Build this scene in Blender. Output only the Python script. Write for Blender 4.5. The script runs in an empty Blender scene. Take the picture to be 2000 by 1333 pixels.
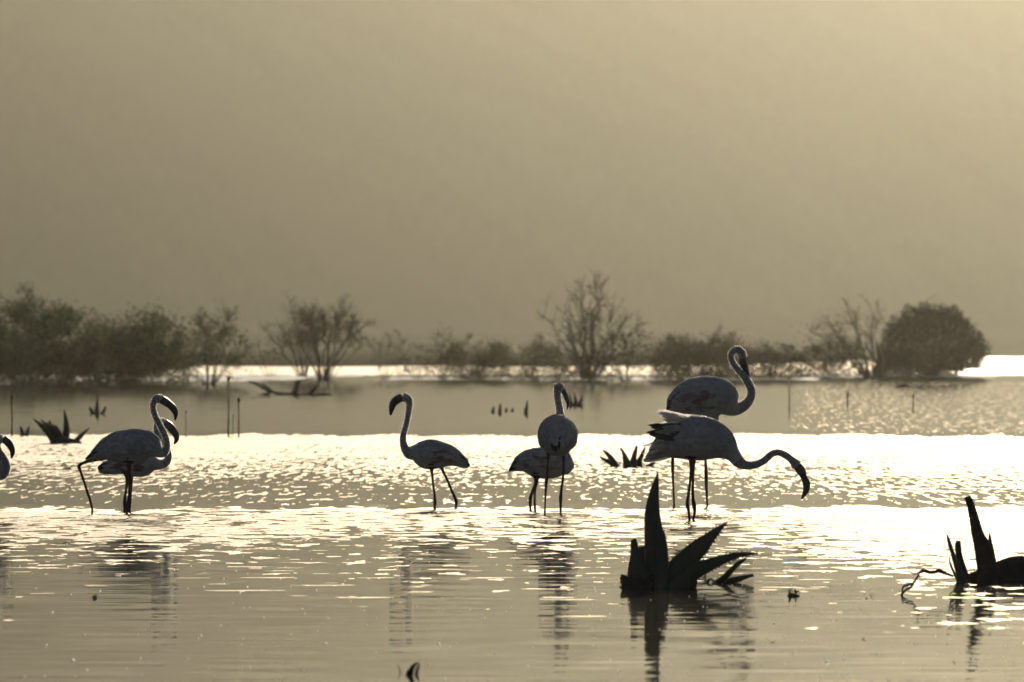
import bpy, math, random
from mathutils import Vector, Matrix, noise
from mathutils.kdtree import KDTree
R = math.radians
rnd = random.Random(7)
SC = bpy.context.scene
COL = SC.collection

# ------------------------------------------------------------------ camera, sky, sun, exposure
F = 11111.0          # focal length in pixels of the 2000 px wide photograph (200 mm on 36 mm)
H = 1.45             # camera height above the lake
YH = 685.0           # horizon row
cam = bpy.data.cameras.new('camera'); cam_o = bpy.data.objects.new('camera', cam); COL.objects.link(cam_o)
cam.lens = 200; cam.sensor_width = 36; cam.clip_start = 0.5; cam.clip_end = 12000
cam_o.location = (0, 0, H)
cam_o.rotation_euler = (R(90) + math.atan((YH - 666.5) / F), 0, 0)
cam.dof.use_dof = True; cam.dof.focus_distance = 44; cam.dof.aperture_fstop = 5.6
SC.camera = cam_o

SUN_AZ, SUN_EL = 7.4, 14.0      # degrees right of the view axis, above the horizon
world = bpy.data.worlds.new('World'); SC.world = world; world.use_nodes = True
wn = world.node_tree; wn.nodes.clear()
sky = wn.nodes.new('ShaderNodeTexSky'); sky.sky_type = 'NISHITA'; sky.sun_disc = False
sky.sun_elevation = R(SUN_EL); sky.sun_rotation = R(SUN_AZ)
sky.altitude = 900; sky.air_density = 1.0; sky.dust_density = 6.0; sky.ozone_density = 1.0
bg = wn.nodes.new('ShaderNodeBackground'); bg.inputs['Strength'].default_value = 0.05
wo = wn.nodes.new('ShaderNodeOutputWorld')
wn.links.new(sky.outputs[0], bg.inputs[0]); wn.links.new(bg.outputs[0], wo.inputs[0])
sl = bpy.data.lights.new('sun', 'SUN'); sl.energy = 5.0; sl.angle = R(0.5); sl.color = (1.0, 0.90, 0.72)
so = bpy.data.objects.new('sun', sl); COL.objects.link(so)
sd = Vector((math.sin(R(SUN_AZ)) * math.cos(R(SUN_EL)), math.cos(R(SUN_AZ)) * math.cos(R(SUN_EL)), math.sin(R(SUN_EL))))
so.rotation_euler = sd.to_track_quat('Z', 'Y').to_euler(); so.location = sd * 400
SC.view_settings.view_transform = 'Standard'; SC.view_settings.look = 'None'
SC.view_settings.gamma = 1.0; SC.view_settings.use_curve_mapping = False
SC.view_settings.exposure = 0.40
SC.render.engine = 'CYCLES'
cy = SC.cycles
cy.use_denoising = True; cy.max_bounces = 8; cy.volume_bounces = 1; cy.transparent_max_bounces = 8
cy.glossy_bounces = 4; cy.diffuse_bounces = 3; cy.transmission_bounces = 4
cy.sample_clamp_indirect = 8; cy.sample_clamp_direct = 60; cy.use_adaptive_sampling = False
cy.caustics_reflective = False; cy.caustics_refractive = False

# ------------------------------------------------------------------ helpers
def D_of(y): return F * H / (y - YH)                 # distance of the water point seen at row y
def P(x, y, D):                                      # world point seen at pixel (x, y), distance D
    return Vector(((x - 1000) / F * D, D, H - (y - YH) / F * D))

def tag(o, label=None, cat=None, group=None, kind=None):
    if label: o['label'] = label
    if cat: o['category'] = cat
    if group: o['group'] = group
    if kind: o['kind'] = kind
    return o

def empty(name, loc, label, cat, group=None):
    o = bpy.data.objects.new(name, None); COL.objects.link(o); o.location = loc
    return tag(o, label, cat, group)

class MB:
    def __init__(s): s.v = []; s.f = []; s.c = []; s.m = []
    def vert(s, p, c=(1, 1, 1)): s.v.append(tuple(p)); s.c.append(c); return len(s.v) - 1
    def face(s, idx, m=0): s.f.append(tuple(idx)); s.m.append(m)
    def mesh(s, name):
        me = bpy.data.meshes.new(name); me.from_pydata(s.v, [], s.f)
        ca = me.color_attributes.new('Col', 'FLOAT_COLOR', 'POINT')
        for i, c in enumerate(s.c): ca.data[i].color = (c[0], c[1], c[2], 1)
        me.polygons.foreach_set('material_index', s.m)
        return me
    def build(s, name, mats, parent=None, smooth=True):
        me = s.mesh(name)
        for m in (mats if isinstance(mats, (list, tuple)) else [mats]): me.materials.append(m)
        if smooth: me.polygons.foreach_set('use_smooth', [True] * len(me.polygons))
        me.update()
        o = bpy.data.objects.new(name, me); COL.objects.link(o)
        if parent: o.parent = parent
        return o

def catmull(nodes, sub):
    n = len(nodes); out = []
    for i in range(n - 1):
        p0 = nodes[max(i - 1, 0)]; p1 = nodes[i]; p2 = nodes[i + 1]; p3 = nodes[min(i + 2, n - 1)]
        for k in range(sub):
            t = k / sub; t2 = t * t; t3 = t2 * t
            out.append([0.5 * (2 * b + (c - a) * t + (2 * a - 5 * b + 4 * c - d) * t2 + (3 * b - a - 3 * c + d) * t3)
                        for a, b, c, d in zip(p0, p1, p2, p3)])
    out.append(list(nodes[-1]))
    return out

def loft(mb, nodes, L=(0, 1, 0), seg=14, sub=4, color=(1, 1, 1), mat=0, cfun=None, interp=True):
    """nodes: (x, y, z, r_inplane, r_lateral)."""
    L = Vector(L)
    pts = catmull(nodes, sub) if interp else [list(n) for n in nodes]
    rings = []; n = len(pts)
    for i, p in enumerate(pts):
        a = pts[max(i - 1, 0)]; b = pts[min(i + 1, n - 1)]
        t = Vector((b[0] - a[0], b[1] - a[1], b[2] - a[2]))
        if t.length < 1e-9: t = Vector((1, 0, 0))
        t.normalize()
        v = t.cross(L); v.normalize() ; l = v.cross(t)
        c = Vector(p[:3]); r1 = max(p[3], 2e-4); r2 = max(p[4], 2e-4)
        ring = []
        for k in range(seg):
            an = 2 * math.pi * k / seg
            q = c + v * (math.cos(an) * r1) + l * (math.sin(an) * r2)
            ring.append(mb.vert(q, cfun(q, i / (n - 1)) if cfun else color))
        rings.append(ring)
    for i in range(n - 1):
        A, B = rings[i], rings[i + 1]
        for k in range(seg): mb.face((A[k], A[(k + 1) % seg], B[(k + 1) % seg], B[k]), mat)
    mb.face(rings[0][::-1], mat); mb.face(rings[-1], mat)

def tube(mb, pts, seg=5, color=(1, 1, 1), mat=0):
    """pts: (x, y, z, r), any direction."""
    rings = []; n = len(pts); ref = Vector((0.31, 0.95, 0.1))
    for i, p in enumerate(pts):
        a = pts[max(i - 1, 0)]; b = pts[min(i + 1, n - 1)]
        t = Vector((b[0] - a[0], b[1] - a[1], b[2] - a[2])); t.normalize()
        u = t.cross(ref)
        if u.length < 0.1: u = t.cross(Vector((1, 0, 0)))
        u.normalize(); w = t.cross(u)
        rings.append([mb.vert(Vector(p[:3]) + (u * math.cos(6.2832 * k / seg) + w * math.sin(6.2832 * k / seg)) * p[3], color) for k in range(seg)])
    for A, B in zip(rings, rings[1:]):
        for k in range(seg): mb.face((A[k], A[(k + 1) % seg], B[(k + 1) % seg], B[k]), mat)
    mb.face(rings[0][::-1], mat); mb.face(rings[-1], mat)

# ------------------------------------------------------------------ node helpers / materials
class NT:
    def __init__(s, name):
        s.mat = bpy.data.materials.new(name); s.mat.use_nodes = True
        s.t = s.mat.node_tree; s.t.nodes.clear()
        s.out = s.n('ShaderNodeOutputMaterial')
    def n(s, typ, **kw):
        nd = s.t.nodes.new(typ)
        for k, v in kw.items(): setattr(nd, k, v)
        return nd
    def l(s, a, b): s.t.links.new(a, b)
    def set(s, sock, v):
        if hasattr(v, 'is_linked') or isinstance(v, bpy.types.NodeSocket): s.l(v, sock)
        else: sock.default_value = v
    def m(s, op, a, b=None, c=None, clamp=False):
        nd = s.n('ShaderNodeMath', operation=op, use_clamp=clamp)
        s.set(nd.inputs[0], a)
        if b is not None: s.set(nd.inputs[1], b)
        if c is not None: s.set(nd.inputs[2], c)
        return nd.outputs[0]
    def ramp(s, v, a, b, lo=0.0, hi=1.0):      # smooth map a..b -> lo..hi
        nd = s.n('ShaderNodeMapRange', interpolation_type='SMOOTHSTEP')
        s.set(nd.inputs[0], v); nd.inputs[1].default_value = a; nd.inputs[2].default_value = b
        nd.inputs[3].default_value = lo; nd.inputs[4].default_value = hi
        return nd.outputs[0]
    def noise(s, vec, scale, detail=2, rough=0.5):
        nd = s.n('ShaderNodeTexNoise'); s.l(vec, nd.inputs['Vector'])
        nd.inputs['Scale'].default_value = scale; nd.inputs['Detail'].default_value = detail
        nd.inputs['Roughness'].default_value = rough
        return nd
    def vec(s, x, y, z=0.0):
        nd = s.n('ShaderNodeCombineXYZ')
        for i, v in enumerate((x, y, z)): s.set(nd.inputs[i], v)
        return nd.outputs[0]

def mix_color(T, fac, a, b):
    nd = T.n('ShaderNodeMix', data_type='RGBA')
    T.set(nd.inputs[0], fac)
    T.set(nd.inputs[6], a if not isinstance(a, tuple) else (*a, 1)); T.set(nd.inputs[7], b if not isinstance(b, tuple) else (*b, 1))
    return nd.outputs[2]

def simple(name, c1, c2, scale=8, rough=0.8, bump=0.3, spec=0.3, translucent=0.0, vcol=False, bscale=None):
    T = NT(name)
    tc = T.n('ShaderNodeTexCoord')
    ns = T.noise(tc.outputs['Object'], scale, 4, 0.6)
    col = mix_color(T, T.ramp(ns.outputs[0], 0.35, 0.65), c1, c2)
    if vcol:
        at = T.n('ShaderNodeAttribute', attribute_name='Col')
        mm = T.n('ShaderNodeMix', data_type='RGBA', blend_type='MULTIPLY'); mm.inputs[0].default_value = 1
        T.l(col, mm.inputs[6]); T.l(at.outputs[0], mm.inputs[7]); col = mm.outputs[2]
    b = T.n('ShaderNodeBsdfPrincipled'); T.l(col, b.inputs['Base Color'])
    b.inputs['Roughness'].default_value = rough; b.inputs['Specular IOR Level'].default_value = spec
    if bump:
        nb = T.noise(tc.outputs['Object'], bscale or scale * 3, 4, 0.6)
        bu = T.n('ShaderNodeBump'); bu.inputs['Strength'].default_value = bump; bu.inputs['Distance'].default_value = 0.01
        T.l(nb.outputs[0], bu.inputs['Height']); T.l(bu.outputs[0], b.inputs['Normal'])
    sh = b.outputs[0]
    if translucent:
        tr = T.n('ShaderNodeBsdfTranslucent'); T.l(col, tr.inputs[0])
        mx = T.n('ShaderNodeMixShader'); mx.inputs[0].default_value = translucent
        T.l(sh, mx.inputs[1]); T.l(tr.outputs[0], mx.inputs[2]); sh = mx.outputs[0]
    T.l(sh, T.out.inputs['Surface'])
    return T.mat

M = {}
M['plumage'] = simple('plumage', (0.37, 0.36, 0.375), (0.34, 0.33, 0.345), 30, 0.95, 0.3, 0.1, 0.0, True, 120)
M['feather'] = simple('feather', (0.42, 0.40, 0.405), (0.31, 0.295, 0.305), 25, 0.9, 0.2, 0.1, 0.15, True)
M['down'] = simple('down', (0.94, 0.92, 0.88), (0.90, 0.87, 0.82), 25, 0.95, 0, 0.0, 0.85, True)
M['ruffled'] = simple('ruffled_feather', (0.85, 0.82, 0.79), (0.6, 0.57, 0.56), 25, 0.9, 0.2, 0.1, 0.55, True)
M['bill'] = simple('bill', (1, 1, 1), (0.8, 0.8, 0.8), 60, 0.4, 0.1, 0.4, 0, True)
M['eye'] = simple('eye', (0.5, 0.4, 0.05), (0.4, 0.3, 0.03), 60, 0.2, 0, 0.6)
M['black_feather'] = simple('black_feather', (0.02, 0.018, 0.018), (0.035, 0.03, 0.028), 40, 0.6, 0.2, 0.3)
M['aloe'] = simple('aloe_leaf', (0.022, 0.028, 0.014), (0.036, 0.03, 0.018), 9, 0.5, 0.5, 0.35)
M['dead_leaf'] = simple('dead_leaf', (0.045, 0.033, 0.022), (0.022, 0.017, 0.012), 14, 0.8, 0.7, 0.2)
M['wood'] = simple('driftwood', (0.09, 0.07, 0.05), (0.05, 0.04, 0.03), 10, 0.85, 0.6, 0.2)
M['bark'] = simple('bark', (0.085, 0.068, 0.05), (0.05, 0.04, 0.03), 6, 0.9, 0.4, 0.1)
M['leaf_green'] = simple('leaf_green', (0.045, 0.062, 0.022), (0.07, 0.085, 0.03), 0.8, 0.8, 0, 0.1, 0.22)
M['leaf_olive'] = simple('leaf_olive', (0.085, 0.085, 0.035), (0.06, 0.055, 0.03), 0.8, 0.7, 0, 0.2, 0.3)
M['leaf_brown'] = simple('leaf_brown', (0.036, 0.026, 0.016), (0.022, 0.017, 0.011), 0.8, 0.9, 0, 0.02, 0.03)
M['stalk'] = simple('stalk', (0.30, 0.16, 0.07), (0.20, 0.11, 0.06), 4, 0.8, 0.2, 0.2, 0.1)
M['mud'] = simple('mud', (0.10, 0.08, 0.06), (0.06, 0.05, 0.04), 0.3, 0.85, 0.6, 0.2, 0, False, 3)
T = NT('dry_scrub_hill')
tc = T.n('ShaderNodeTexCoord'); sp = T.n('ShaderNodeSeparateXYZ'); T.l(tc.outputs['Object'], sp.inputs[0])
dg1 = T.noise(T.vec(T.m('MULTIPLY', T.m('ADD', sp.outputs[0], T.m('MULTIPLY', sp.outputs[1], 0.75)), 0.012), T.m('MULTIPLY', sp.outputs[1], 0.0015)), 1.0, 3, 0.6)
dg2 = T.noise(T.vec(T.m('MULTIPLY', sp.outputs[0], 0.22), T.m('MULTIPLY', sp.outputs[1], 0.10)), 1.0, 3, 0.7)
fc = T.ramp(T.m('ADD', T.m('MULTIPLY', dg1.outputs[0], 0.75), T.m('MULTIPLY', dg2.outputs[0], 0.25)), 0.36, 0.64)
b = T.n('ShaderNodeBsdfDiffuse'); T.l(mix_color(T, T.ramp(sp.outputs[2], 2.0, 9.0), (0.05, 0.043, 0.032), mix_color(T, fc, (0.112, 0.097, 0.066), (0.135, 0.118, 0.080))), b.inputs['Color'])
T.l(b.outputs[0], T.out.inputs['Surface']); M['hill'] = T.mat

# ------------------------------------------------------------------ haze
HZ_TOP = 300
T = NT('haze_air')
pv = T.n('ShaderNodeVolumePrincipled')
pv.inputs['Color'].default_value = (0.97, 0.915, 0.73, 1)
pv.inputs['Density'].default_value = 0.00003
pv.inputs['Anisotropy'].default_value = 0.85
T.l(pv.outputs[0], T.out.inputs['Volume'])
mb = MB()
x0, x1, y0, y1, z0, z1 = -1900, 1900, -420, 3450, -3.0, HZ_TOP
c = [mb.vert(p) for p in ((x0, y0, z0), (x1, y0, z0), (x1, y1, z0), (x0, y1, z0), (x0, y0, z1), (x1, y0, z1), (x1, y1, z1), (x0, y1, z1))]
for f in ((0, 3, 2, 1), (4, 5, 6, 7), (0, 1, 5, 4), (1, 2, 6, 5), (2, 3, 7, 6), (3, 0, 4, 7)): mb.face([c[i] for i in f])
tag(mb.build('haze', T.mat, smooth=False), kind='stuff')

# ------------------------------------------------------------------ water
T = NT('lake_water')
geo = T.n('ShaderNodeNewGeometry'); sep = T.n('ShaderNodeSeparateXYZ'); T.l(geo.outputs['Position'], sep.inputs[0])
X, Y = sep.outputs[0], sep.outputs[1]
wob = T.noise(T.vec(T.m('MULTIPLY', X, 0.35), T.m('MULTIPLY', Y, 0.05)), 1.0, 3)
wobc = T.m('SUBTRACT', wob.outputs[0], 0.5)
# wind lanes: distances bend a little with a slow noise
rag = T.noise(T.vec(T.m('MULTIPLY', X, 1.6), T.m('MULTIPLY', Y, 0.25)), 1.0, 3, 0.7)
Yw = T.m('ADD', Y, T.m('MULTIPLY', T.m('ADD', wobc, T.m('MULTIPLY', T.m('SUBTRACT', rag.outputs[0], 0.5), 2.0)), T.m('MULTIPLY', Y, 0.07)))
# lane A: far breeze, sharp far edge at 97 m, dying out towards 58 m
laneA = T.m('MULTIPLY', T.ramp(Yw, 96, 98.5, 1, 0), T.ramp(Yw, 54, 82))
# lane B: second breeze, sharp far edge at 53 m, dying out towards 34 m
laneB = T.m('MULTIPLY', T.ramp(Yw, 52.0, 53.2, 1, 0), T.ramp(Yw, 34, 47))
laneC = T.ramp(Yw, 335, 350)                               # open lake beyond the bank
# fine chop
vA = T.vec(T.m('MULTIPLY', X, 10.5), T.m('MULTIPLY', Y, 1.0))
nA = T.noise(vA, 1.0, 2, 0.55)
sA = T.n('ShaderNodeSeparateColor'); T.l(nA.outputs['Color'], sA.inputs[0])
# long ripples
nB = T.noise(T.vec(T.m('MULTIPLY', X, 4.2), T.m('MULTIPLY', Y, 2.2)), 1.0, 3, 0.55)
sB = T.n('ShaderNodeSeparateColor'); T.l(nB.outputs['Color'], sB.inputs[0])
nC = T.noise(T.vec(T.m('MULTIPLY', X, 1.5), T.m('MULTIPLY', Y, 4.2)), 1.0, 2, 0.5)
sC = T.n('ShaderNodeSeparateColor'); T.l(nC.outputs['Color'], sC.inputs[0])
# gentle streaks everywhere
vS = T.vec(T.m('MULTIPLY', X, 0.9), T.m('MULTIPLY', Y, 3.6))
nS = T.noise(vS, 1.0, 3, 0.6)
sS = T.n('ShaderNodeSeparateColor'); T.l(nS.outputs['Color'], sS.inputs[0])
def cen(v, k): return T.m('MULTIPLY', T.m('SUBTRACT', v, 0.5), k)
def crest(n, thr, k):      # only the faces of the ripples that lean towards the viewer
    return T.m('MINIMUM', T.m('MULTIPLY', T.m('MAXIMUM', T.m('SUBTRACT', n, thr), 0.0), k), 0.120)
glare_ripple = T.ramp(T.m('DIVIDE', X, Y), 0.040, 0.085)        # extra ruffling added on the right to raise the sun glare there
edgeA = T.ramp(Yw, 96.5, 98, 1, 0)
patch = T.noise(T.vec(T.m('MULTIPLY', X, 0.55), T.m('MULTIPLY', Y, 0.16)), 1.0, 3, 0.6)     # cat's paws
pat = T.m('MULTIPLY', T.m('SUBTRACT', patch.outputs[0], 0.5), 0.42)
thrA = T.m('ADD', T.m('SUBTRACT', T.ramp(Yw, 51, 90, 0.61, 0.35), T.m('MULTIPLY', glare_ripple, 0.08)), pat)
ty = T.m('MULTIPLY', edgeA, T.m('MULTIPLY', T.ramp(Yw, 52.9, 56), crest(sA.outputs[0], thrA, 2.0)))
tx = T.m('MULTIPLY', T.m('MAXIMUM', T.m('MULTIPLY', edgeA, T.ramp(Yw, 56, 80)), laneC), cen(sA.outputs[1], 0.9))
ty = T.m('ADD', ty, T.m('MULTIPLY', laneC, crest(sA.outputs[0], 0.38, 1.5)))
edgeB = T.ramp(Yw, 51.0, 53.4, 1, 0)
thrB = T.m('ADD', T.m('SUBTRACT', T.ramp(Yw, 29, 51, 0.74, 0.43), T.m('MULTIPLY', glare_ripple, 0.16)), T.m('MULTIPLY', pat, 0.8))
ty = T.m('ADD', ty, T.m('MULTIPLY', edgeB, T.m('MULTIPLY', T.ramp(Yw, 28, 34), crest(sB.outputs[0], thrB, 2.0))))
tx = T.m('ADD', tx, T.m('MULTIPLY', T.m('MULTIPLY', edgeB, T.ramp(Yw, 36, 48)), cen(sB.outputs[1], 0.8)))
thrC = T.m('MAXIMUM', T.ramp(Yw, 29, 37, 0.78, 0.60), T.ramp(Yw, 38, 50, 0.66, 0.80))
ty = T.m('ADD', ty, T.m('MULTIPLY', edgeB, crest(sC.outputs[0], thrC, 2.4)))
ty = T.m('ADD', ty, T.m('MULTIPLY', T.ramp(Y, 24, 45, 0.55, 1.0), T.m('ADD', cen(sS.outputs[0], 0.048), 0.006))); tx = T.m('ADD', tx, cen(sS.outputs[1], 0.010))
nD = T.noise(T.vec(T.m('MULTIPLY', X, 1.3), T.m('MULTIPLY', Y, 9.0)), 1.0, 2, 0.5)
ty = T.m('ADD', ty, T.m('MULTIPLY', T.ramp(Y, 55, 45), cen(nD.outputs[0], 0.08)))
ty = T.m('ADD', ty, T.ramp(Y, 97, 110, 0.0, 0.007))
# sparse glitter on the shallow water at the right, behind the calm lane
spn = T.noise(T.vec(T.m('MULTIPLY', X, 12.0), T.m('MULTIPLY', Y, 0.55)), 1.0, 1, 0.5)
sSp = T.n('ShaderNodeSeparateColor'); T.l(spn.outputs['Color'], sSp.inputs[0])
spm = T.m('MULTIPLY', T.m('MULTIPLY', T.ramp(Y, 97, 104), T.ramp(Y, 215, 290, 1, 0)), T.ramp(T.m('DIVIDE', X, Y), 0.035, 0.075))
spk = T.m('MULTIPLY', T.ramp(sSp.outputs[0], 0.64, 0.69), spm)
ty = T.m('ADD', ty, T.m('MULTIPLY', spk, 0.125))
ty = T.m('MAXIMUM', ty, -0.006)
nv = T.n('ShaderNodeVectorMath', operation='NORMALIZE'); T.l(T.vec(tx, T.m('MULTIPLY', ty, -1.0), 1.0), nv.inputs[0])
b = T.n('ShaderNodeBsdfPrincipled'); b.inputs['Base Color'].default_value = (0.065, 0.058, 0.042, 1)
b.inputs['IOR'].default_value = 1.333; b.inputs['Roughness'].default_value = 0.05
T.l(T.m('MULTIPLY_ADD', T.m('MINIMUM', T.m('MULTIPLY', ty, 14.0), 1.0), 0.05, 0.03), b.inputs['Roughness'])
T.l(nv.outputs[0], b.inputs['Normal']); T.l(b.outputs[0], T.out.inputs['Surface'])
mb = MB()
q = [mb.vert(p) for p in ((-1850, -400, 0), (1850, -400, 0), (1850, 1420, 0), (-1850, 1420, 0))]; mb.face(q)
tag(mb.build('lake_water', T.mat, smooth=False), kind='structure')

# ------------------------------------------------------------------ hill
def shore_row(px): # image row of the far waterline: a near plain at the left, open lake at the right
    t = max(0, min(1, (px - 1250) / 700)); t2 = max(0, min(1, (370 - px) / 90)); return 717.5 + 19 * t2 * t2 * (3 - 2 * t2) - 20 * t * t * (3 - 2 * t) + 1.0 * math.sin(px * 0.013)
mb = MB(); nx, ny = 240, 100
for i in range(nx + 1):
    px = -9500 + 21000 * i / nx; ta = (px - 1000) / F
    d0 = D_of(shore_row(px)); mo = math.sqrt(1 + max(0, abs(ta) - 0.1) ** 2)
    for j in range(ny + 1):
        q = j / ny
        d = (d0 - 25) + (1980 - d0 + 25) * (q / 0.2) if q < 0.2 else 1980 + 1300 * ((q - 0.2) / 0.8) ** 1.3
        x = ta * d
        z = -0.8 + 1.1 * min(1, (d - (d0 - 25)) / 60) + max(0, d - d0) * 0.0016
        t = (d - 1980 + 14 * math.sin(x * 0.012)) / 950
        if t > 0:
            z += 420 * (1 - math.exp(-t * 1.7)); e = min(t * 2.2, 1)
            z += e * (14 * noise.noise(Vector((x * 0.003 + d * 0.003, d * 0.0004, 3))) + 5 * noise.noise(Vector((x * 0.010 + d * 0.009, d * 0.0006, 9))))
        mb.vert((max(-1850, min(1850, x)), d, min(z, HZ_TOP - 12)))
for i in range(nx):
    for j in range(ny):
        a = i * (ny + 1) + j; mb.face((a, a + ny + 1, a + ny + 2, a + 1))
tag(mb.build('hillside', M['hill']), kind='structure')

# mud banks standing just out of the lake where the shrubs grow
def bank(name, cx0, cx1, ynear, yfar, hgt, seed):
    """a low flat island between pixel columns cx0..cx1, between the rows ynear (front) and yfar (back)."""
    mb = MB(); n, mrow = 90, 8; dn, df = D_of(ynear), D_of(yfar)
    for i in range(n + 1):
        s = i / n; px = cx0 + (cx1 - cx0) * s
        env = min(1, s * 14, (1 - s) * 14)
        w1 = noise.noise(Vector((px * 0.012, seed, 0))) * 0.5 + noise.noise(Vector((px * 0.05, seed, 4))) * 0.25
        a = dn + (df - dn) * (0.15 + 0.3 * w1); bb = df - (df - dn) * (0.1 + 0.3 * noise.noise(Vector((px * 0.02, seed, 7))))
        mid = (a + bb) / 2; a = mid + (a - mid) * env; bb = mid + (bb - mid) * env
        for j in range(mrow + 1):
            t = j / mrow; y = a + (bb - a) * t
            z = -0.05 + (hgt + 0.05) * math.sin(math.pi * t) ** 0.6 * env * (0.75 + 0.5 * noise.noise(Vector((px * 0.08, y * 0.2, seed))))
            mb.vert(((px - 1000) / F * ((dn + df) / 2), y, z))
    for i in range(n):
        for j in range(mrow):
            a = i * (mrow + 1) + j; mb.face((a, a + mrow + 1, a + mrow + 2, a + 1))
    tag(mb.build(name, M['mud']), kind='structure')
bank('mud_bank', -260, 620, 748, 735, 0.14, 3.1)
bank('mud_bank', 430, 720, 739, 731.5, 0.10, 8.4)
bank('mud_bank', 700, 1640, 744, 738, 0.10, 5.5)
bank('mud_bank', 1560, 1935, 740, 731, 0.13, 12.5)

# ------------------------------------------------------------------ trees and shrubs
def bezier(a, b, c, n):
    return [a * ((1 - t) ** 2) + b * (2 * t * (1 - t)) + c * (t * t) for t in [k / n for k in range(n + 1)]]

def leafquad(mb, p, s, r, m):
    d = Vector((r.gauss(0, 1), r.gauss(0, 1), r.gauss(0, 0.7))); d.normalize()
    e = d.orthogonal().normalized(); e.rotate(Matrix.Rotation(r.random() * 6.28, 3, d))
    f = d.cross(e)
    i = [mb.vert(p + e * s * r.uniform(.8, 1.4)), mb.vert(p + f * s * 0.45), mb.vert(p - e * s * r.uniform(.8, 1.2)), mb.vert(p - f * s * 0.45)]
    mb.face(i, m)

def tree(name, cx, ybase, xl, xr, ytop, label, cat, leafmat, stems=8, twigs=14, leaves=6, lsize=0.045, low=0.35,
         lean=0.0, seed=1, group=None, depthscale=0.8, thick=1.0, flat=0.6, dfac=1.0, fill=0, sunk=0.1):
    """multi-stemmed thorn shrub whose crown spans pixel columns xl..xr up to row ytop."""
    r = random.Random(seed); D = D_of(ybase) * dfac; s = D / F
    base = Vector(((cx - 1000) * s, D, -sunk))
    root = empty(name, base, label, cat, group)
    w0, w1 = (xl - cx) * s, (xr - cx) * s; h = H - (ytop - YH) * s + sunk
    tr, cr = MB(), MB()
    tips = []
    hw = (w1 - w0) / 2; cxm = (w0 + w1) / 2
    for k in range(stems):
        u = ((k + 0.5) / stems * 2 - 1) + r.uniform(-0.15, 0.15); u = max(-1, min(1, u))
        hh = h * (1 - flat * abs(u) ** 2.4) * r.uniform(0.62, 1.04)
        tgt = Vector((cxm + u * hw + lean * hw * 0.2, r.uniform(-1, 1) * hw * depthscale * math.sqrt(max(0.05, 1 - u * u)), hh))
        b0 = Vector((u * hw * 0.10 + r.uniform(-.05, .05), r.uniform(-.1, .1), 0))
        mid = Vector((tgt.x * r.uniform(0.3, 0.55), tgt.y * 0.4, hh * r.uniform(0.38, 0.6)))
        pts = bezier(b0, mid, tgt, 9)
        jit = [Vector((r.gauss(0, 1), r.gauss(0, 1), r.gauss(0, .5))) * 0.032 * h for _ in pts]
        pts = [p + j * (i / 9) for i, (p, j) in enumerate(zip(pts, jit))]
        r0 = thick * h * r.uniform(0.007, 0.012)
        tube(tr, [(*p, r0 * (1 - 0.85 * i / 9)) for i, p in enumerate(pts)], 6)
        for q in range(twigs):
            t = r.uniform(low, 1.0); i = min(int(t * 9), 8); p = pts[i].lerp(pts[i + 1], t * 9 - i)
            dirn = (pts[i + 1] - pts[i]).normalized()
            side = Vector((r.gauss(0, 1), r.gauss(0, 1), r.gauss(0.25, 0.6))).normalized()
            dv = (dirn * r.uniform(0.5, 1.2) + side * 0.8).normalized()
            ln = h * r.uniform(0.10, 0.26) * (1.25 - 0.5 * t)
            e = p + dv * ln; m = p.lerp(e, 0.5) + Vector((r.gauss(0, 1), r.gauss(0, 1), 0.8)) * ln * 0.08
            tp = bezier(p, m, e, 4)
            tube(cr, [(*x, r0 * 0.28 * (1 - 0.7 * j / 4)) for j, x in enumerate(tp)], 3, mat=0)
            for z in range(6 if leaves > 1 else 4):
                tt = r.uniform(0.25, 1); a = p.lerp(e, tt)
                side2 = Vector((r.gauss(0, 1), r.gauss(0, 1), r.gauss(0.2, 0.8))).normalized()
                e2 = a + (dv * 0.7 + side2 * 0.7).normalized() * ln * r.uniform(0.35, 0.7)
                tube(cr, [(*a, r0 * 0.14), (*(a.lerp(e2, .5) + side2 * ln * .03), r0 * 0.11), (*e2, r0 * 0.05)], 3, mat=0)
                for y in range(leaves):
                    pp = a.lerp(e2, r.uniform(0.1, 1.1)) + Vector((r.gauss(0, 1), r.gauss(0, 1), r.gauss(0, 1))) * 0.03 * h
                    if pp.z > 0.05: leafquad(cr, pp, lsize * r.uniform(0.45, 1.1), r, 1)
    for k in range(fill):                     # a dense inner crown grouped in clumps
        if k % 45 == 0:
            u = r.uniform(-0.9, 0.9); cz = h * (1 - flat * abs(u) ** 2.4) * r.uniform(max(low - 0.2, 0.03), 0.92)
            cc = Vector((cxm + u * hw, r.uniform(-.8, .8) * hw * depthscale, cz)); cs = h * r.uniform(0.05, 0.11)
        pp = cc + Vector((r.gauss(0, 1.3), r.gauss(0, 1.3), r.gauss(0, .8))) * cs
        if pp.z > 0.05: leafquad(cr, pp, lsize * r.uniform(0.7, 1.5), r, 1)
    tr.build('trunk', M['bark'], root)
    cr.build('crown', [M['bark'], M[leafmat]], root, smooth=False)
    return root

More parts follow.
